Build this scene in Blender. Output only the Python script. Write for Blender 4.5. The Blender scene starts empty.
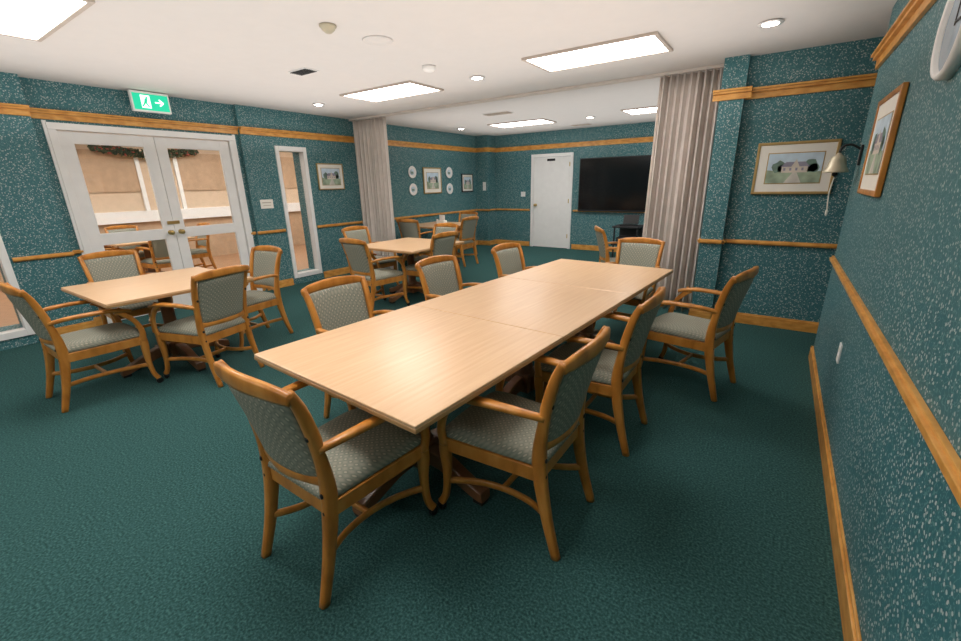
import bpy, bmesh, math, random
from mathutils import Vector, Matrix
random.seed(4)
C = bpy.context.scene.collection
sc = bpy.context.scene
try:
    sc.view_settings.view_transform = 'Standard'
    sc.view_settings.look = 'None'
    sc.view_settings.exposure = 0.0
except Exception as e:
    print(e)

# ------------------------------------------------------------------ materials
def new_mat(name):
    m = bpy.data.materials.new(name); m.use_nodes = True
    nt = m.node_tree
    return m, nt, nt.nodes['Principled BSDF']
def N(nt, t, **kw):
    n = nt.nodes.new(t)
    for k, v in kw.items(): setattr(n, k, v)
    return n
def math_n(nt, op, a, b=None, c=None):
    n = nt.nodes.new('ShaderNodeMath'); n.operation = op
    for i, v in enumerate((a, b, c)):
        if v is None: continue
        if isinstance(v, (int, float)): n.inputs[i].default_value = v
        else: nt.links.new(v, n.inputs[i])
    return n.outputs[0]
def mixc(nt, fac, a, b):
    n = nt.nodes.new('ShaderNodeMix'); n.data_type = 'RGBA'
    if isinstance(fac, (int, float)): n.inputs[0].default_value = fac
    else: nt.links.new(fac, n.inputs[0])
    for i, v in ((6, a), (7, b)):
        if isinstance(v, tuple): n.inputs[i].default_value = (*v, 1)
        else: nt.links.new(v, n.inputs[i])
    return n.outputs[2]
def coords(nt, scale=(1, 1, 1), rot=(0, 0, 0)):
    tc = N(nt, 'ShaderNodeTexCoord'); mp = N(nt, 'ShaderNodeMapping')
    mp.inputs['Scale'].default_value = scale; mp.inputs['Rotation'].default_value = rot
    nt.links.new(tc.outputs['Object'], mp.inputs[0]); return mp.outputs[0]
def noise(nt, vec, scale, detail=2.0):
    n = N(nt, 'ShaderNodeTexNoise'); n.inputs['Scale'].default_value = scale
    n.inputs['Detail'].default_value = detail
    nt.links.new(vec, n.inputs['Vector']); return n.outputs['Fac']
def ramp(nt, fac, stops):
    r = N(nt, 'ShaderNodeValToRGB'); nt.links.new(fac, r.inputs[0])
    el = r.color_ramp.elements
    while len(el) < len(stops): el.new(0.5)
    for e, (p, c) in zip(el, stops): e.position = p; e.color = (*c, 1)
    return r.outputs[0]
def bump(nt, bsdf, h, st=0.2, dist=0.01):
    b = N(nt, 'ShaderNodeBump'); b.inputs['Strength'].default_value = st; b.inputs['Distance'].default_value = dist
    nt.links.new(h, b.inputs['Height']); nt.links.new(b.outputs[0], bsdf.inputs['Normal'])
def plain(name, col, rough=0.5, metal=0.0, var=0.08, spec=0.5):
    m, nt, b = new_mat(name)
    v = coords(nt); f = noise(nt, v, 9.0)
    d = tuple(max(0, x * (1 - var)) for x in col); l = tuple(min(1, x * (1 + var)) for x in col)
    nt.links.new(ramp(nt, f, [(0.3, d), (0.7, l)]), b.inputs['Base Color'])
    b.inputs['Roughness'].default_value = rough; b.inputs['Metallic'].default_value = metal
    b.inputs['Specular IOR Level'].default_value = spec
    return m
def emis(name, col, st):
    m, nt, b = new_mat(name)
    b.inputs['Base Color'].default_value = (*col, 1)
    b.inputs['Emission Color'].default_value = (*col, 1); b.inputs['Emission Strength'].default_value = st
    return m
def wood(name, c1, c2, c3, scale=(6, 6, 6), rough=0.35):
    m, nt, b = new_mat(name)
    v = coords(nt, scale); f = noise(nt, v, 2.0, 5.0)
    nt.links.new(ramp(nt, f, [(0.3, c1), (0.5, c2), (0.72, c3)]), b.inputs['Base Color'])
    b.inputs['Roughness'].default_value = rough
    return m

def wallpaper():
    m, nt, b = new_mat('wallpaper_teal')
    v = coords(nt)
    warp = N(nt, 'ShaderNodeTexNoise'); warp.inputs['Scale'].default_value = 22
    nt.links.new(v, warp.inputs['Vector'])
    mx = N(nt, 'ShaderNodeVectorMath', operation='MULTIPLY_ADD')
    nt.links.new(warp.outputs['Color'], mx.inputs[0]); mx.inputs[1].default_value = (.02, .02, .02)
    nt.links.new(v, mx.inputs[2])
    vo = N(nt, 'ShaderNodeTexVoronoi'); vo.inputs['Scale'].default_value = 58
    nt.links.new(mx.outputs[0], vo.inputs['Vector'])
    spots = math_n(nt, 'LESS_THAN', vo.outputs['Distance'], 0.30)
    vo2 = N(nt, 'ShaderNodeTexVoronoi'); vo2.inputs['Scale'].default_value = 88
    nt.links.new(mx.outputs[0], vo2.inputs['Vector'])
    sp2 = math_n(nt, 'LESS_THAN', vo2.outputs['Distance'], 0.25)
    n2 = noise(nt, v, 32.0, 1.0)
    line = math_n(nt, 'LESS_THAN', math_n(nt, 'ABSOLUTE', math_n(nt, 'SUBTRACT', n2, 0.5)), 0.022)
    big = noise(nt, v, 2.0)
    base = mixc(nt, big, (.036, .138, .158), (.048, .172, .190))
    c = mixc(nt, math_n(nt, 'MULTIPLY', line, .6), base, (.14, .29, .29))
    c = mixc(nt, math_n(nt, 'MULTIPLY', sp2, .5), c, (.18, .33, .34))
    c = mixc(nt, math_n(nt, 'MULTIPLY', spots, .75), c, (.52, .55, .53))
    nt.links.new(c, b.inputs['Base Color']); b.inputs['Roughness'].default_value = .5
    b.inputs['Specular IOR Level'].default_value = .35
    return m
def carpet():
    m, nt, b = new_mat('carpet_green')
    v = coords(nt); f = noise(nt, v, 100.0, 6.0); g = noise(nt, v, 1.6, 3.0)
    a = ramp(nt, f, [(0.30, (.012, .038, .038)), (0.5, (.032, .092, .088)), (0.72, (.080, .185, .175))])
    c = mixc(nt, math_n(nt, 'MULTIPLY', g, .35), a, (.040, .108, .102))
    nt.links.new(c, b.inputs['Base Color']); b.inputs['Roughness'].default_value = .95
    b.inputs['Specular IOR Level'].default_value = .1
    bump(nt, b, f, .7, .012); return m
def fabric():
    m, nt, b = new_mat('chair_fabric')
    tc = N(nt, 'ShaderNodeTexCoord'); s = N(nt, 'ShaderNodeSeparateXYZ'); nt.links.new(tc.outputs['Object'], s.inputs[0])
    yz = math_n(nt, 'ADD', s.outputs[1], s.outputs[2])
    k = 115.0
    a = math_n(nt, 'SINE', math_n(nt, 'MULTIPLY', math_n(nt, 'ADD', s.outputs[0], yz), k))
    d = math_n(nt, 'SINE', math_n(nt, 'MULTIPLY', math_n(nt, 'SUBTRACT', s.outputs[0], yz), k))
    p = math_n(nt, 'MULTIPLY', a, d)
    c = ramp(nt, math_n(nt, 'MULTIPLY_ADD', p, .5, .5), [(0.12, (.31, .30, .235)), (0.5, (.235, .24, .19)), (0.78, (.18, .19, .155)), (0.92, (.45, .41, .31))])
    nt.links.new(c, b.inputs['Base Color']); b.inputs['Roughness'].default_value = .85
    return m

M_wall = wallpaper(); M_carpet = carpet(); M_fab = fabric()
M_ceil = plain('ceiling_paint', (.73, .685, .66), .9, var=.01)
M_oak = wood('oak_trim', (.50, .21, .038), (.66, .31, .065), (.76, .40, .11), (5, 5, 12))
M_chair = wood('chair_wood', (.38, .135, .018), (.54, .21, .034), (.64, .28, .06), (7, 7, 3), .28)
M_top = wood('table_laminate', (.66, .405, .22), (.70, .45, .255), (.75, .505, .30), (26, 1.2, 10), .30)
M_topedge = wood('table_edge', (.42, .22, .08), (.50, .27, .11), (.55, .32, .14), (3, 3, 3), .35)
M_ped = wood('pedestal_wood', (.17, .065, .025), (.23, .095, .04), (.30, .135, .06), (5, 5, 3), .35)
M_white = plain('white_paint', (.88, .86, .84), .4, var=.02)
M_dkmetal = plain('dark_metal', (.03, .03, .03), .35, .6)
M_brass = plain('brass', (.60, .42, .16), .3, .9)
M_bell = plain('aged_bell_metal', (.52, .46, .34), .45, .5)
M_black = plain('black_gloss', (.006, .006, .007), .12)
M_blackp = plain('black_plastic', (.02, .02, .022), .5)
M_gold = plain('gold_frame', (.50, .33, .13), .35, .5)
M_matb = plain('picture_mat', (.86, .82, .74), .8, var=.02)
M_curt = plain('curtain_taupe', (.66, .585, .53), .8, var=.04)
M_light = emis('light_diffuser', (1, .975, .95), 14.0)
M_can = emis('downlight_bulb', (1, .93, .82), 24.0)
M_trimw = plain('light_trim', (.50, .42, .36), .5)
M_beige = plain('lobby_wall_paint', (.66, .50, .36), .8, var=.04)
M_blind = plain('lobby_blind', (.50, .34, .22), .8)
M_tan = plain('lobby_floor_tan', (.36, .20, .11), .5)
M_green = emis('exit_green', (.01, .48, .27), .9)
M_exw = emis('exit_white', (.9, 1, .95), 1.0)
M_leaf = plain('garland_leaf', (.05, .065, .03), .8, var=.4)
M_berry = plain('garland_berry', (.35, .06, .04), .5, var=.2)
M_wash = plain('watercolour_sky', (.58, .70, .80), .6, var=.14)
M_wgreen = plain('watercolour_lawn', (.34, .42, .30), .6, var=.35)
M_wtree = plain('watercolour_tree', (.16, .25, .20), .6, var=.4)
M_wroof = plain('watercolour_roof', (.30, .28, .36), .6, var=.2)
M_wwall = plain('watercolour_wall', (.66, .58, .50), .6, var=.15)
M_wpath = plain('watercolour_path', (.62, .58, .52), .6, var=.15)
M_glass, nt, b = new_mat('glass_pane')
nt.nodes.remove(b); o = nt.nodes['Material Output']
tr = N(nt, 'ShaderNodeBsdfTransparent'); gl = N(nt, 'ShaderNodeBsdfGlossy'); gl.inputs['Roughness'].default_value = .02
fr = N(nt, 'ShaderNodeFresnel'); mixs = N(nt, 'ShaderNodeMixShader'); fr.inputs[0].default_value = 1.35
tr.inputs[0].default_value = (.96, .97, .96, 1)
nt.links.new(fr.outputs[0], mixs.inputs[0]); nt.links.new(tr.outputs[0], mixs.inputs[1]); nt.links.new(gl.outputs[0], mixs.inputs[2])
nt.links.new(mixs.outputs[0], o.inputs[0])

# ------------------------------------------------------------------ builder
def catmull(P, n):
    out = []
    L = len(P)
    for i in range(L - 1):
        p0 = P[max(i-1, 0)]; p1 = P[i]; p2 = P[i+1]; p3 = P[min(i+2, L-1)]
        for k in range(n):
            t = k / n
            out.append([.5*((2*b_) + (-a+c)*t + (2*a-5*b_+4*c-d)*t*t + (-a+3*b_-3*c+d)*t**3) for a, b_, c, d in zip(p0, p1, p2, p3)])
    out.append(list(P[-1])); return out
class B:
    def __init__(s): s.bm = bmesh.new(); s.mats = []
    def mi(s, m):
        if m not in s.mats: s.mats.append(m)
        return s.mats.index(m)
    def merge(s, tb, mat, smooth):
        i = s.mi(mat)
        bmesh.ops.recalc_face_normals(tb, faces=tb.faces)
        for f in tb.faces: f.material_index = i; f.smooth = smooth
        me = bpy.data.meshes.new('t'); tb.to_mesh(me); tb.free(); s.bm.from_mesh(me); bpy.data.meshes.remove(me)
    def box(s, c, size, mat, bev=0, rot=None, fn=None, seg=2, smooth=False):
        tb = bmesh.new(); bmesh.ops.create_cube(tb, size=1)
        for v in tb.verts: v.co = Vector((v.co.x*size[0], v.co.y*size[1], v.co.z*size[2]))
        if bev: bmesh.ops.bevel(tb, geom=list(tb.edges), offset=bev, segments=seg, affect='EDGES', profile=.5)
        if fn:
            for v in tb.verts: v.co = Vector(fn(v.co))
        mt = Matrix.Translation(c)
        if rot: mt = mt @ Matrix.Rotation(rot[2], 4, 'Z') @ Matrix.Rotation(rot[1], 4, 'Y') @ Matrix.Rotation(rot[0], 4, 'X')
        tb.transform(mt); s.merge(tb, mat, smooth)
    def bx(s, x0, x1, y0, y1, z0, z1, mat, bev=0):
        s.box(((x0+x1)/2, (y0+y1)/2, (z0+z1)/2), (x1-x0, y1-y0, z1-z0), mat, bev)
    def flat(s, pts, y, mat):
        tb = bmesh.new(); vs = [tb.verts.new((p[0], y, p[1])) for p in pts]; tb.faces.new(vs); s.merge(tb, mat, False)
    def sweep(s, pts, sizes, mat, ref=(1, 0, 0), n=5, smooth=True, k=.62):
        data = [tuple(p)+tuple(z) for p, z in zip(pts, sizes)]
        D = catmull(data, n); tb = bmesh.new(); rings = []
        P = [Vector(d[:3]) for d in D]; R = Vector(ref)
        for i, d in enumerate(D):
            T = (P[min(i+1, len(P)-1)] - P[max(i-1, 0)]).normalized()
            b1 = (R - R.dot(T)*T).normalized(); b2 = T.cross(b1)
            w, h = d[3], d[4]
            rings.append([tb.verts.new(P[i] + b1*a*w + b2*c*h) for a, c in ((1, k), (k, 1), (-k, 1), (-1, k), (-1, -k), (-k, -1), (k, -1), (1, -k))])
        for a, c in zip(rings, rings[1:]):
            for j in range(8): tb.faces.new((a[j], a[(j+1) % 8], c[(j+1) % 8], c[j]))
        tb.faces.new(rings[0]); tb.faces.new(rings[-1][::-1])
        s.merge(tb, mat, smooth)
    def lathe(s, prof, mat, loc=(0, 0, 0), rot=None, seg=20, smooth=True):
        tb = bmesh.new(); rings = []
        for r, z in prof:
            rings.append([tb.verts.new((max(r, .0004)*math.cos(2*math.pi*j/seg), max(r, .0004)*math.sin(2*math.pi*j/seg), z)) for j in range(seg)])
        for a, c in zip(rings, rings[1:]):
            for j in range(seg): tb.faces.new((a[j], a[(j+1) % seg], c[(j+1) % seg], c[j]))
        tb.faces.new(rings[0][::-1]); tb.faces.new(rings[-1])
        mt = Matrix.Translation(loc)
        if rot: mt = mt @ Matrix.Rotation(rot[2], 4, 'Z') @ Matrix.Rotation(rot[1], 4, 'Y') @ Matrix.Rotation(rot[0], 4, 'X')
        tb.transform(mt); s.merge(tb, mat, smooth)
    def pad(s, fpos, th, mat, n=14, pw=8):
        tb = bmesh.new()
        for sgn in (1, -1):
            g = []
            for i in range(n+1):
                row = []
                for j in range(n+1):
                    u = math.sin((-1+2*i/n)*math.pi/2); v = math.sin((-1+2*j/n)*math.pi/2)
                    t = th[0 if sgn > 0 else 1]*math.sqrt(max(0, 1-abs(u)**pw))*math.sqrt(max(0, 1-abs(v)**pw))
                    c, nn = fpos(u, v); row.append(tb.verts.new(Vector(c)+Vector(nn)*t*sgn))
                g.append(row)
            for i in range(n):
                for j in range(n): tb.faces.new((g[i][j], g[i+1][j], g[i+1][j+1], g[i][j+1]))
        bmesh.ops.remove_doubles(tb, verts=tb.verts, dist=.0002)
        s.merge(tb, mat, True)
    def mesh(s, name):
        me = bpy.data.meshes.new(name); s.bm.to_mesh(me); s.bm.free()
        for m in s.mats: me.materials.append(m)
        return me
    def obj(s, name, loc=(0, 0, 0), rz=0):
        return place(s.mesh(name), name, loc, rz)
def place(me, name, loc=(0, 0, 0), rz=0):
    o = bpy.data.objects.new(name, me); C.objects.link(o); o.location = loc; o.rotation_euler = (0, 0, rz); return o

H = 2.62
XA, XL, XD, XR, YF, YB = -6.32, -6.40, -6.46, 0.43, 9.6, -4.0
# ------------------------------------------------------------------ shell
b = B(); b.bx(-6.85, 1.5, YB-.1, YF+.1, -.1, 0, M_carpet); b.obj('floor')
b = B(); b.bx(-6.85, 1.5, YB-.1, YF+.1, H, H+.1, M_ceil); b.obj('ceiling')
def wall(name, boxes, mat=M_wall):
    for x in boxes:
        b = B(); b.bx(*x, mat); b.obj(name)
WX = -6.7
wall('wall_left', [
    (WX, XA, YB, .38, 0, H), (WX, XA, .38, .83, 0, .16), (WX, XA, .38, .83, 2.06, H), (WX, XA, .83, 1.36, 0, H),
    (WX, XD, 1.36, 1.48, 0, H), (WX, XD, 1.48, 3.40, 2.22, H), (WX, XD, 3.40, 3.48, 0, H),
    (WX, XL, 3.48, 4.0, 0, H), (WX, XL, 4.0, 4.45, 0, .16), (WX, XL, 4.0, 4.45, 2.06, H), (WX, XL, 4.45, YF, 0, H),
    (XL, XL+.35, YF-.35, YF, 0, H)])
wall('wall_back', [(WX, 1.5, YB-.1, YB, 0, H)])
wall('wall_far', [(WX, -5.0, YF, YF+.1, 0, H), (-5.0, -4.01, YF, YF+.1, 2.11, H), (-4.01, 1.5, YF, YF+.1, 0, H)])
wall('wall_right', [(XR, XR+.15, YB, 4.48, 0, H), (XR+.15, 1.5, 4.33, 4.48, 0, H), (1.4, 1.5, 4.48, YF, 0, H)])
wall('wall_partition', [(-.45, 1.4, 5.3, 5.42, 0, H), (-.66, -.45, 5.2, 5.42, 0, H)])

def run(b, p, q, nrm, kind):
    x0, y0 = p; x1, y1 = q
    if kind == 'base': parts = [(.0, .10, .018), (.10, .115, .010)]
    elif kind == 'chair': parts = [(.858, .902, .018), (.868, .892, .03)]
    else: parts = [(2.245, 2.30, .022), (2.30, 2.322, .045), (2.322, 2.34, .06)]
    for z0, z1, d in parts:
        if nrm[0]:
            xa, xb = sorted((x0, x0+nrm[0]*d)); b.bx(xa, xb, min(y0, y1), max(y0, y1), z0, z1, M_oak, .003)
        else:
            ya, yb = sorted((y0, y0+nrm[1]*d)); b.bx(min(x0, x1), max(x0, x1), ya, yb, z0, z1, M_oak, .003)
def trims(name, segs):
    b = B()
    for p, q, n, ks in segs:
        for k in ks.split(): run(b, p, q, n, k)
    b.obj(name)
E = 'base chair pic'
trims('trim_left', [((XA, YB), (XA, .30), (1, 0), 'base chair'), ((XA, YB), (XA, 1.36), (1, 0), 'pic'),
    ((XA, .89), (XA, 1.36), (1, 0), 'base chair'), ((XD, 1.36), (XD, 3.48), (1, 0), 'pic'),
    ((XD, 1.36), (XD, 1.475), (1, 0), 'base chair'), ((XD, 3.405), (XD, 3.48), (1, 0), 'base chair'),
    ((XL, 3.48), (XL, 3.93), (1, 0), 'base chair'), ((XL, 3.48), (XL, YF-.35), (1, 0), 'pic'),
    ((XL, 4.52), (XL, YF-.35), (1, 0), 'base chair'),
    ((XL+.0, YF-.35), (XL+.41, YF-.35), (0, -1), E), ((XL+.35, YF-.35), (XL+.35, YF), (1, 0), E)])
trims('trim_far', [((XL+.35, YF), (-5.06, YF), (0, -1), 'base chair'), ((XL+.35, YF), (1.4, YF), (0, -1), 'pic'), ((-3.94, YF), (1.4, YF), (0, -1), 'base chair')])
trims('trim_right', [((XR, YB), (XR, 4.48), (-1, 0), E), ((XR-.018, 4.48), (1.4, 4.48), (0, 1), E)])
trims('trim_partition', [((-.45, 5.3), (1.4, 5.3), (0, -1), E), ((-.66, 5.2), (-.45, 5.2), (0, -1), 'chair base'), ((-.72, 5.2), (-.39, 5.2), (0, -1), 'pic'),
                         ((-.45, 5.2), (-.45, 5.3), (1, 0), E), ((-.66, 5.2), (-.66, 5.42), (-1, 0), E)])

# double glass doors
b = B()
X0, X1 = XD-.12, XD+.03
for y0, y1 in ((1.48, 1.55), (3.33, 3.40)): b.bx(X0, X1, y0+.001, y1, 0, 2.149, M_white, .004)
b.bx(X0, X1+.004, 1.481, 3.399, 2.15, 2.219, M_white, .004)
for y0, y1 in ((1.455, 1.49), (3.39, 3.425)): b.bx(XD+.002, XD+.022, y0, y1, 0, 2.235, M_white, .003)
def leaf(b, y0, y1):
    xa, xb = XD-.05, XD-.005
    for a, c in ((y0, y0+.12), (y1-.12, y1)): b.bx(xa, xb, a, c, .01, 2.14, M_white, .004)
    for a, c in ((.01, .28), (.92, 1.05), (2.02, 2.14)): b.bx(xa+.002, xb-.002, y0+.11, y1-.11, a, c, M_white, .003)
    b.bx(xa+.018, xa+.026, y0+.1, y1-.1, .27, .93, M_glass); b.bx(xa+.018, xa+.026, y0+.1, y1-.1, 1.04, 2.03, M_glass)
leaf(b, 1.555, 2.437); leaf(b, 2.443, 3.325)
for y in (2.38, 2.50):
    b.lathe([(.028, 0), (.028, .008), (.012, .012), (.012, .04), (.026, .05), (.03, .065), (.02, .08)], M_brass, (XD-.005, y, 1.0), (0, math.pi/2, 0))
b.bx(XD-.01, XD+.005, 2.37, 2.51, 1.10, 1.14, M_brass)
b.obj('door_1')
def sidelight(name, XW, y0, y1):
    b = B(); xa, xb = XW-.10, XW+.02; z0, z1 = .10, 2.12; w = .06
    b.bx(xa, xb, y0-.04, y0+.02, z0, z1, M_white, .004); b.bx(xa, xb, y1-.02, y1+.04, z0, z1, M_white, .004)
    b.bx(xa, xb, y0+.02, y1-.02, 2.05, z1, M_white, .004); b.bx(xa, xb, y0+.02, y1-.02, z0, .17, M_white, .004)
    b.bx(XW-.06, XW-.05, y0+.01, y1-.01, .16, 2.06, M_glass)
    b.obj(name)
sidelight('window_1', XA, .38, .83); sidelight('window_2', XL, 4.0, 4.45)

# far door
b = B()
x0, x1 = -5.03, -3.98
b.bx(x0, x0+.07, YF-.03, YF-.001, 0, 2.069, M_white, .004); b.bx(x1-.07, x1, YF-.03, YF-.001, 0, 2.069, M_white, .004)
b.bx(x0, x1, YF-.032, YF-.001, 2.07, 2.14, M_white, .004)
b.bx(x0+.075, x1-.075, YF-.02, YF+.03, .01, 2.065, M_white, .003)
b.lathe([(.03, 0), (.03, .01), (.012, .014), (.012, .045), (.028, .055), (.03, .07), (.02, .085)], M_brass, (x0+.14, YF-.02, 1.0), (math.pi/2, 0, 0))
for z in (.25, 1.05, 1.85): b.bx(x1-.085, x1-.065, YF-.034, YF-.018, z, z+.09, M_brass)
b.bx(-4.62, -4.42, YF-.025, YF-.018, 1.98, 2.03, M_dkmetal)
b.obj('door_2')

# lobby behind glass
b = B(); b.bx(-11, -6.85, -2.5, 8, -.1, 0, M_tan); b.obj('floor_lobby')
b = B(); b.bx(-11, -6.85, -2.5, 8, H, H+.1, M_ceil); b.obj('ceiling_lobby')
b = B(); b.bx(-11.1, -11, -2.5, 8, 0, H, M_beige); b.bx(-11, -6.85, -2.6, -2.5, 0, H, M_beige); b.bx(-11, -6.85, 8, 8.1, 0, H, M_beige); b.obj('wall_lobby')
b = B()
b.bx(-11, -10.93, -2.5, 8, 0, .9, M_blind); b.bx(-11, -10.86, -2.5, 8, .9, 1.12, M_white)
for y in (-1.6, .4, 2.4, 4.4, 6.4):
    b.bx(-11, -10.94, y, y+.07, 1.12, 2.30, M_white); b.bx(-11, -10.94, y+1.3, y+1.37, 1.12, 2.30, M_white)
    b.bx(-11, -10.97, y+.07, y+1.3, 1.5, 2.28, M_blind)
b.obj('trim_lobby')
for x in (-9.9, -8.2):
    for y in (-1.2, 1.4, 4.0, 6.4):
        b = B(); b.bx(x, x+.6, y, y+1.2, H-.02, H-.004, M_light); b.obj('lobby_fill_panel')  # glowing panels out of view, added to brighten the lobby
b = B()
for k in range(2):
    ya = .9+k*2.1
    for i in range(620):
        t = random.random(); y = ya+t*1.85; z = 2.33-.10*math.sin(t*math.pi)
        b.box((-10.8+random.uniform(-.05, .05), y, z+random.uniform(-.07, .07)), (.02, .07, .02), M_leaf if i % 7 else M_berry, rot=(random.random()*6, random.random()*6, random.random()*6))
    b.sweep([(-10.82, ya, 2.33), (-10.82, ya+.92, 2.23), (-10.82, ya+1.85, 2.33)], [(.03, .03)]*3, M_leaf, (0, 0, 1))
b.obj('garland')

# ------------------------------------------------------------------ ceiling lights
def panel(x0, x1, y0, y1):
    b = B(); t = .03
    b.bx(x0+t, x1-t, y0+t, y1-t, H-.012, H-.004, M_light)
    for a in ((x0, x1, y0, y0+t), (x0, x1, y1-t, y1), (x0, x0+t, y0+t, y1-t), (x1-t, x1, y0+t, y1-t)): b.bx(*a, H-.02, H-.001, M_trimw)
    b.obj('lobby_fill_panel')
for x in (-2.2, -4.8):
    for y in (-2.72, .62, 3.96): panel(x, x+1.2, y, y+.6)
panel(-5.0, -3.8, 7.65, 8.25); panel(-2.4, -1.2, 7.65, 8.25)
def can(x, y):
    b = B(); b.lathe([(.085, 0), (.085, .004), (.07, .010), (.06, .008)], M_white, (x, y, H-.012))
    b.lathe([(.055, 0), (.055, .003)], M_can, (x, y, H-.0155)); b.obj('recessed_downlight')
for x, y in ((-.27, 4.29), (-2.94, 4.31), (-5.55, 4.2), (-3.08, 8.1), (-5.75, 7.8), (-.27, 1.0)): can(x, y)
b = B(); b.lathe([(.0, -.05), (.02, -.05), (.045, -.03), (.05, -.02), (.06, -.012), (.06, 0)], M_bell, (-2.88, 2.34, H-.001)); b.obj('sprinkler_head')
b = B(); b.lathe([(.0, -.008), (.11, -.008), (.12, 0)], M_ceil, (-2.85, 2.79, H-.001), seg=32); b.obj('ceiling_cover_plate')
b = B(); b.lathe([(.0, -.045), (.045, -.045), (.06, -.03), (.065, 0)], M_white, (-3.05, 3.64, H-.001)); b.obj('smoke_detector')
def vent(x, y, w, d, mat):
    b = B(); b.bx(x-w/2, x+w/2, y-d/2, y+d/2, H-.006, H-.001, M_white)
    n = 7
    for i in range(n):
        yy = y-d/2+.02+(d-.04)*i/(n-1); b.box((x, yy, H-.011), (w-.03, (d-.04)/n*.7, .004), mat, rot=(.5, 0, 0))
    b.obj('air_vent')
vent(-4.14, 3.0, .28, .16, M_dkmetal); vent(-4.1, 6.6, .5, .2, M_trimw); vent(-3.6, 9.0, .4, .2, M_trimw)

def fill_light(name, x, y, z, sx, sy, power):  # unseen upward light sheet, added to brighten the ceiling and its bounce
    l = bpy.data.lights.new(name, 'AREA'); l.shape = 'RECTANGLE'; l.size = sx; l.size_y = sy; l.energy = power; l.color = (1, .955, .92)
    o = bpy.data.objects.new(name, l); C.objects.link(o); o.location = (x, y, z); o.rotation_euler = (math.pi, 0, 0)
fill_light('ceiling_bounce_fill', -3.0, .6, 2.0, 6.2, 8.6, 150)
fill_light('ceiling_bounce_fill', -2.7, 7.5, 2.0, 6.4, 3.6, 52)

# ------------------------------------------------------------------ folding curtains
b = B(); b.bx(XL, -.66, 5.42, 5.50, H-.03, H-.001, M_curt); b.obj('curtain_track')
def curtain(x0, x1, folds, amp, flare):
    tb = bmesh.new(); n = folds*10; rows = 14; g = []
    for r in range(rows+1):
        t = r/rows; z = H-.035-(H-.05)*t; row = []
        for i in range(n+1):
            s = i/n; ph = s*folds*2*math.pi
            a = amp*(.7+.3*math.sin(s*9+1)+.15*math.sin(3*t+s*20))
            x = x0+(x1-x0)*s + flare(t, s) + .012*math.sin(2*ph)
            y = 5.47 + a*math.sin(ph)*(.85+.25*t)
            row.append(tb.verts.new((x, y, z)))
        g.append(row)
    for r in range(rows):
        for i in range(n): tb.faces.new((g[r][i], g[r][i+1], g[r+1][i+1], g[r+1][i]))
    b = B(); b.merge(tb, M_curt, True); o = b.obj('folding_curtain')
    md = o.modifiers.new('s', 'SOLIDIFY'); md.thickness = .006
curtain(-6.33, -5.55, 9, .08, lambda t, s: 0)
curtain(-1.30, -.69, 9, .07, lambda t, s: -.05*t*(1-s))

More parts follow.
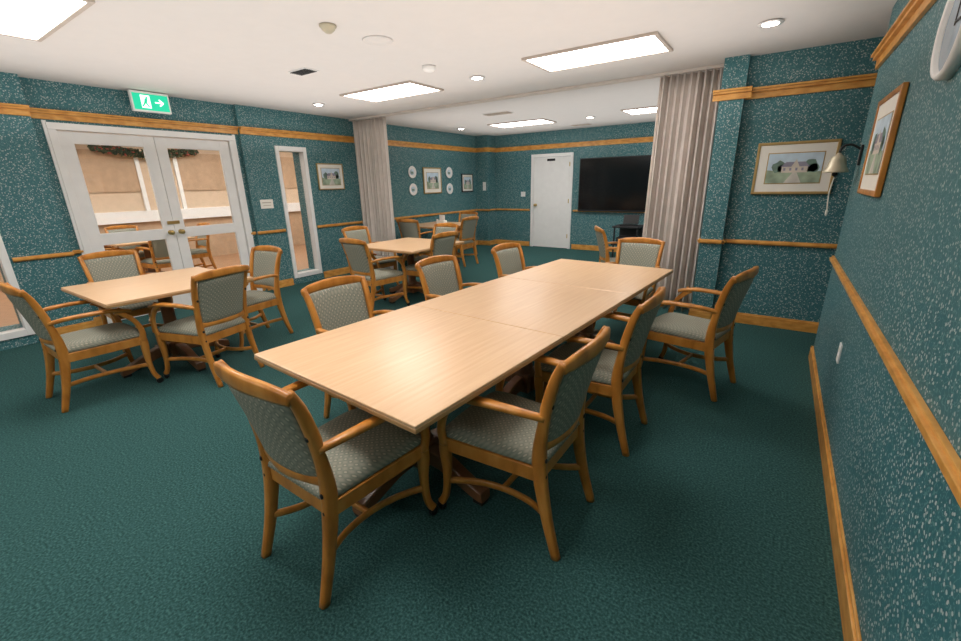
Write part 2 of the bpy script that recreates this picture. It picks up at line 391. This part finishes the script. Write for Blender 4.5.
# ------------------------------------------------------------------ chair
def chair_mesh():
    b = B(); W = M_chair
    for sx in (1, -1):
        b.sweep([(sx*.222, -.305, 0), (sx*.216, -.25, .2), (sx*.216, -.215, .42), (sx*.224, -.232, .60), (sx*.237, -.285, .79), (sx*.246, -.33, .885)],
                [(.016, .018), (.019, .023), (.02, .03), (.018, .024), (.018, .02), (.016, .016)], W, (1, 0, 0))
        b.sweep([(sx*.256, .285, .045), (sx*.247, .262, .10), (sx*.245, .25, .22), (sx*.248, .252, .34), (sx*.25, .25, .42)],
                [(.018, .018), (.016, .016), (.019, .019), (.026, .026), (.024, .024)], W, (1, 0, 0))
        b.lathe([(.014, -.012), (.024, -.010), (.024, .010), (.014, .012)], M_dkmetal, (sx*.257, .287, .024), (0, math.pi/2, 0), 14)
        b.lathe([(.010, 0), (.016, .02)], M_brass, (sx*.257, .287, .035), None, 10)
        b.sweep([(sx*.232, -.245, .645), (sx*.268, -.14, .662), (sx*.283, 0, .665), (sx*.285, .12, .658), (sx*.278, .215, .635)],
                [(.016, .012), (.020, .013), (.026, .013), (.030, .013), (.026, .011)], W, (1, 0, 0))
        b.sweep([(sx*.262, .245, .385), (sx*.270, .255, .46), (sx*.279, .225, .55), (sx*.283, .165, .62), (sx*.283, .13, .655)],
                [(.014, .022), (.014, .019), (.014, .017), (.015, .02), (.016, .03)], W, (1, 0, 0))
        b.sweep([(sx*.245, .255, .175), (sx*.17, .13, .17), (sx*.14, 0, .17), (sx*.155, -.14, .175), (sx*.215, -.26, .185)],
                [(.010, .015)]*5, W, (1, 0, 0))
        b.box((sx*.236, .015, .385), (.026, .46, .065), W, .004, rot=(0, 0, -sx*.07))
        for z, y in ((.70, -.278), (.38, -.243), (.46, -.245)):
            b.lathe([(.010, 0), (.010, .004), (.004, .006)], M_dkmetal, (sx*(.217+(z-.4)*.04), y, z), (math.pi/2, 0, 0), 8)
    b.sweep([(-.145, 0, .17), (0, .0, .17), (.145, 0, .17)], [(.010, .015)]*3, W, (0, 1, 0))
    b.box((0, .25, .385), (.47, .026, .065), W, .004); b.box((0, -.215, .385), (.42, .026, .065), W, .004)
    b.sweep([(-.256, -.33, .868), (-.17, -.352, .880), (0, -.370, .886), (.17, -.352, .880), (.256, -.33, .868)],
            [(.020, .013), (.027, .013), (.030, .013), (.027, .013), (.020, .013)], W, (0, 0, 1), 6)
    b.sweep([(-.218, -.222, .505), (0, -.262, .505), (.218, -.222, .505)], [(.02, .011)]*3, W, (0, 0, 1), 6)
    def bp(u, v):
        z = .685+v*.172; t = (z-.5)/.4
        y = -.220 - .118*t**1.3 - .038*(1-u*u)
        hw = .203+.020*t
        return (u*hw, y, z), Vector((0, 1, .27)).normalized()
    b.pad(bp, (.022, .018), M_fab)
    def sp(u, v):
        hw = .243+.018*v
        y = .02+v*.255
        return (u*hw, y+.012*(1-u*u)*(v > 0)*v, .425), (0, 0, 1)
    b.pad(sp, (.058, .014), M_fab, 16, 6)
    for v in b.bm.verts:
        v.co.x *= .93
        if v.co.z > .45:
            v.co.z += (v.co.z-.45)*.05
            if v.co.y < -.22: v.co.y += (v.co.z-.45)*.035
    return b.mesh('dining_chair')
CH = chair_mesh()
def chair(x, y, deg): place(CH, 'dining_chair', (x, y, 0), math.radians(deg))

def table_mesh(wx, wy):
    b = B()
    b.box((0, 0, .7335), (wx, wy, .033), M_top, .004)
    b.box((0, 0, .728), (wx+.003, wy+.003, .016), M_topedge, .002)
    b.box((0, 0, .70), (wx-.35, .08, .035), M_ped, .004); b.box((0, 0, .70), (.08, wy-.35, .035), M_ped, .004)
    b.lathe([(.055, .10), (.06, .16), (.075, .20), (.055, .24), (.05, .40), (.05, .60), (.065, .64), (.085, .66), (.085, .69)], M_ped, seg=24)
    b.box((0, 0, .14), (.15, .15, .14), M_ped, .01)
    for k in range(4):
        a = k*math.pi/2; c, s = math.cos(a), math.sin(a)
        b.sweep([(c*.03, s*.03, .145), (c*.16, s*.16, .135), (c*.30, s*.30, .085), (c*.40, s*.40, .05), (c*.44, s*.44, .048)],
                [(.038, .05), (.036, .045), (.034, .035), (.034, .03), (.034, .028)], M_ped, (-s, c, 0), k=.8, smooth=False)
        b.box((c*.41, s*.41, .011), (.06, .06, .022), M_dkmetal, .004)
    return b.mesh('dining_table')
TM = table_mesh(1.12, 1.068); TS = table_mesh(1.08, 1.08)
rt = math.radians(-3.4); ux, uy = -math.sin(rt), math.cos(rt)
for k in (-1, 0, 1): place(TM, 'dining_table', (-1.36+ux*k*1.071, 2.54+uy*k*1.071, 0), rt)
place(TS, 'dining_table', (-4.42, 1.46, 0), 0)
place(TS, 'dining_table', (-4.15, 4.35, 0), 0)
place(TS, 'dining_table', (-5.65, 6.85, 0), 0)
chair(-1.40, .965, -1)
chair(-.86, 1.54, 90); chair(-.82, 2.42, 90); chair(-.43, 3.46, 78)
chair(-2.06, 1.74, -92); chair(-2.03, 2.75, -93); chair(-1.91, 3.70, -93)
chair(-1.18, 4.42, 177); chair(-1.72, 5.95, -60)
chair(-4.27, .87, 0); chair(-3.85, 1.52, 103); chair(-5.30, 1.47, -90); chair(-4.40, 2.16, 184)
chair(-4.12, 3.68, -4); chair(-3.85, 4.4, 88); chair(-5.0, 4.4, -90); chair(-4.3, 5.05, 180)
chair(-5.62, 6.15, 5); chair(-5.12, 6.75, 88); chair(-5.7, 7.6, 180)
place(TS, 'dining_table', (-8.7, 2.8, 0), 0)
for x, y, d in ((-8.7, 2.2, 0), (-8.1, 2.8, 90), (-8.7, 3.45, 180), (-9.3, 2.8, -90)): chair(x, y, d)

# ------------------------------------------------------------------ pictures
def picture(name, c, rz, w, h, fm, kind, matw=.07, fw=.025):
    b = B()
    for s in (-1, 1):
        b.box((s*(w/2-fw/2), 0, 0), (fw, .026, h), fm, .005); b.box((0, 0, s*(h/2-fw/2)), (w-.004, .025, fw), fm, .005)
    b.box((0, .002, 0), (w-fw, .014, h-fw), M_matb)
    b.box((0, -.0055, 0), (w-2*(fw+matw)+.016, .002, h-2*(fw+matw)+.016), M_gold)
    ob = b.obj(name, c, rz)
    W, Hh = (w-2*(fw+matw))/2, (h-2*(fw+matw))/2
    P = lambda pts: [(p[0]*W, p[1]*Hh) for p in pts]
    bb = B(); bb.box((0, -.008, 0), (2*W, .002, 2*Hh), M_wash)
    bb.flat(P([(-1, -1), (1, -1), (1, -.25), (.3, -.15), (-.4, -.22), (-1, -.1)]), -.0094, M_wgreen)
    bb.flat(P([(-.3, -1), (.35, -1), (.12, -.25), (.0, -.25)]), -.0098, M_wpath)
    rnd = random.Random(kind)
    for cx, cz, r in ((-.75, .1, .34), (.78, .15, .38), (-.45, .0, .22), (.5, -.02, .2), (.95, .0, .25)):
        if abs(cx)+r > 1.05: cx *= .75
        bb.flat(P([(max(-1, min(1, cx+r*.8*rnd.uniform(.75, 1.1)*math.cos(a*.5236))), cz+r*1.3*rnd.uniform(.75, 1.1)*math.sin(a*.5236)) for a in range(12)]), -.0100, M_wtree)
    bb.flat(P([(-.45, -.3), (.5, -.3), (.5, .12), (-.45, .12)]), -.0104, M_wwall)
    bb.flat(P([(-.52, .10), (.57, .10), (.38, .42), (-.30, .42)]), -.0108, M_wroof)
    bb.flat(P([(-.1, .1), (.2, .1), (.05, .6)]), -.0112, M_wwall)
    for k in range(4): bb.flat(P([(-.38+k*.22, -.16), (-.30+k*.22, -.16), (-.30+k*.22, .02), (-.38+k*.22, .02)]), -.0112, M_wroof)
    a = bb.obj('artwork'); a.parent = ob
R90 = math.pi/2
picture('framed_picture', (.05, 5.285, 1.6), 0, .64, .48, M_gold, 1, .08)
picture('framed_picture', (XR-.016, 3.45, 1.68), -R90, .70, .54, M_chair, 2, .09, .03)
picture('framed_picture', (XL+.016, 4.90, 1.68), R90, .52, .42, M_gold, 3, .06, .018)
picture('framed_picture', (XL+.016, 7.55, 1.6), R90, .60, .54, M_gold, 4, .08)
picture('framed_picture', (XL+.016, 8.85, 1.54), R90, .46, .42, M_dkmetal, 5, .05)
def plate(x, y, z, rz, r):
    b = B(); rt_ = (math.pi/2, 0, 0)
    b.lathe([(r*.55, 0), (r*.97, .012), (r, .018), (r*.92, .02), (r*.6, .010), (.001, .008)], M_white, (0, 0, 0), rt_, 32)
    b.lathe([(r*.5, .0085), (r*.5, .0105)], M_wash, (0, 0, 0), rt_, 24)
    b.box((0, -.011, -.01), (r*.6, .002, r*.35), M_wtree)
    b.obj('decorative_plate', (x, y, z), rz)
for y, z in ((6.92, 1.77), (6.92, 1.43), (8.15, 1.77), (8.15, 1.42)): plate(XL+.001, y, z, R90, .12)
b = B(); rt_ = (math.pi/2, 0, 0)
b.lathe([(.18, 0), (.18, .03), (.17, .04), (.155, .035), (.155, .02)], M_white, (0, 0, 0), rt_, 40)
b.lathe([(.155, .018), (.155, .022)], plain('clock_face', (.55, .66, .78), .2), (0, 0, 0), rt_, 40)
b.box((0, -.026, .04), (.008, .003, .10), M_blackp); b.box((.03, -.026, 0), (.07, .003, .008), M_blackp)
b.obj('wall_clock', (XR-.001, 2.36, 2.02), -R90)
# bell
b = B()
b.box((XR-.008, 4.28, 1.66), (.016, .05, .14), M_dkmetal, .004)
b.sweep([(XR-.01, 4.28, 1.70), (XR-.07, 4.28, 1.735), (XR-.12, 4.28, 1.72), (XR-.13, 4.28, 1.67)], [(.008, .008)]*4, M_dkmetal, (0, 1, 0))
b.lathe([(.082, -.12), (.077, -.11), (.058, -.075), (.050, -.03), (.04, -.008), (.02, 0), (.012, .015), (.001, .02)], M_bell, (XR-.13, 4.28, 1.665), None, 28)
b.lathe([(.001, -.15), (.018, -.14), (.018, -.125), (.001, -.11)], M_dkmetal, (XR-.13, 4.28, 1.665), None, 12)
b.sweep([(XR-.13, 4.28, 1.51), (XR-.14, 4.28, 1.40), (XR-.13, 4.28, 1.27)], [(.004, .004)]*3, M_matb, (1, 0, 0))
b.lathe([(.003, 0), (.008, .01), (.008, .04), (.003, .05)], M_matb, (XR-.13, 4.28, 1.23), None, 8)
b.obj('wall_bell')
def plate_sw(name, c, rz, w=.07, h=.115):
    b = B(); b.box((0, 0, 0), (w, .008, h), M_white, .002)
    for s in (-1, 1): b.box((0, -.005, s*.025), (.025, .004, .03), M_matb, .001)
    b.obj(name, c, rz)
plate_sw('wall_outlet', (XR-.005, 3.13, .52), -R90)
plate_sw('light_switch', (-5.25, YF-.005, 1.25), 0, .12)
plate_sw('wall_thermostat', (XL+.25, YF-.355, 1.45), 0, .09, .2)
b = B(); b.box((0, 0, 0), (.2, .004, .13), M_matb); b.box((0, -.003, .02), (.14, .002, .012), M_trimw); b.box((0, -.003, -.02), (.12, .002, .008), M_trimw); b.obj('wall_notice', (XL+.004, 3.70, 1.29), R90)

# exit sign
b = B()
b.box((0, 0, 0), (.42, .05, .24), M_white, .006); b.box((0, -.026, -.003), (.38, .006, .19), M_green)
b.box((-.06, -.030, 0), (.10, .003, .15), M_exw)
b.box((-.045, -.0325, .045), (.022, .002, .022), M_green); b.box((-.06, -.0325, .005), (.03, .002, .06), M_green, rot=(0, .3, 0))
b.box((-.085, -.0325, -.035), (.015, .002, .06), M_green, rot=(0, .6, 0)); b.box((-.045, -.0325, -.04), (.015, .002, .05), M_green, rot=(0, -.5, 0))
b.box((.08, -.030, 0), (.08, .003, .016), M_exw); b.box((.11, -.030, .018), (.06, .003, .016), M_exw, rot=(0, .75, 0)); b.box((.11, -.030, -.018), (.06, .003, .016), M_exw, rot=(0, -.75, 0))
b.box((0, .06, .118), (.05, .12, .02), M_white)
for v in b.bm.verts:
    v.co.x *= .93
    v.co.z *= .90
b.obj('exit_sign', (XD+.16, 2.43, 2.50), R90)

# TV
b = B(); x0, x1, z0, z1 = -3.80, -1.82, .88, 2.0
b.bx(x0, x1, YF-.085, YF-.04, z0, z1, M_blackp, .006); b.bx(x0+.02, x1-.02, YF-.088, YF-.083, z0+.03, z1-.02, M_black)
b.bx(-3.2, -2.4, YF-.045, YF, 1.2, 1.7, M_dkmetal)
b.obj('wall_television')
# AV cart
b = B()
for x in (-2.75, -2.31):
    for y in (8.55, 8.95): b.sweep([(x, y, .05), (x, y, .66)], [(.015, .015)]*2, M_blackp); b.lathe([(.02, -.01), (.025, 0), (.02, .01)], M_blackp, (x, y, .025), (0, R90, 0), 12)
b.bx(-2.79, -2.27, 8.5, 9.0, .64, .67, M_blackp, .004); b.bx(-2.79, -2.27, 8.5, 9.0, .30, .33, M_blackp, .004); b.bx(-2.72, -2.34, 8.6, 8.95, .335, .45, M_blackp, .004)
b.bx(-2.68, -2.38, 8.62, 8.84, .67, .69, M_dkmetal, .003); b.box((-2.53, 8.87, .78), (.3, .012, .18), M_blackp, .003, rot=(-.25, 0, 0)); b.box((-2.53, 8.862, .78), (.27, .003, .15), M_dkmetal, rot=(-.25, 0, 0))
b.bx(-2.74, -2.32, 8.9, 8.93, .33, .64, M_blackp)
b.obj('media_cart', (.12, 0, 0))
b = B(); b.box((0, 0, .04), (.16, .10, .08), M_matb, .006); b.box((0, 0, .12), (.13, .02, .13), M_white, .003); b.obj('napkin_holder', (-5.55, 6.8, .751))
b = B(); b.lathe([(.03, 0), (.032, .05), (.02, .07), (.018, .09), (.0, .095)], M_white, seg=16); b.lathe([(.014, .09), (.016, .105), (.001, .11)], M_dkmetal, seg=12); b.obj('salt_shaker', (-5.8, 6.95, .751))

# ------------------------------------------------------------------ world & camera
w = bpy.data.worlds.new('w'); sc.world = w; w.use_nodes = True
w.node_tree.nodes['Background'].inputs[0].default_value = (.8, .85, .9, 1); w.node_tree.nodes['Background'].inputs[1].default_value = .3
f = 427.0; t = math.atan(137/f); psi = math.radians(34.5); rho = .021
r = Vector((math.cos(psi), math.sin(psi), 0)); F = Vector((-math.sin(psi), math.cos(psi), 0)); Z = Vector((0, 0, 1))
fw = F*math.cos(t)-Z*math.sin(t); up0 = F*math.sin(t)+Z*math.cos(t)
rr = r*math.cos(rho)-up0*math.sin(rho); uu = up0*math.cos(rho)+r*math.sin(rho)
cam = bpy.data.cameras.new('camera'); co = bpy.data.objects.new('camera', cam); C.objects.link(co)
m = Matrix(((rr.x, uu.x, -fw.x, 0), (rr.y, uu.y, -fw.y, 0), (rr.z, uu.z, -fw.z, 1.52), (0, 0, 0, 1)))
co.matrix_world = m; cam.sensor_width = 36; cam.lens = 36*f/961; cam.clip_start = .05
sc.camera = co
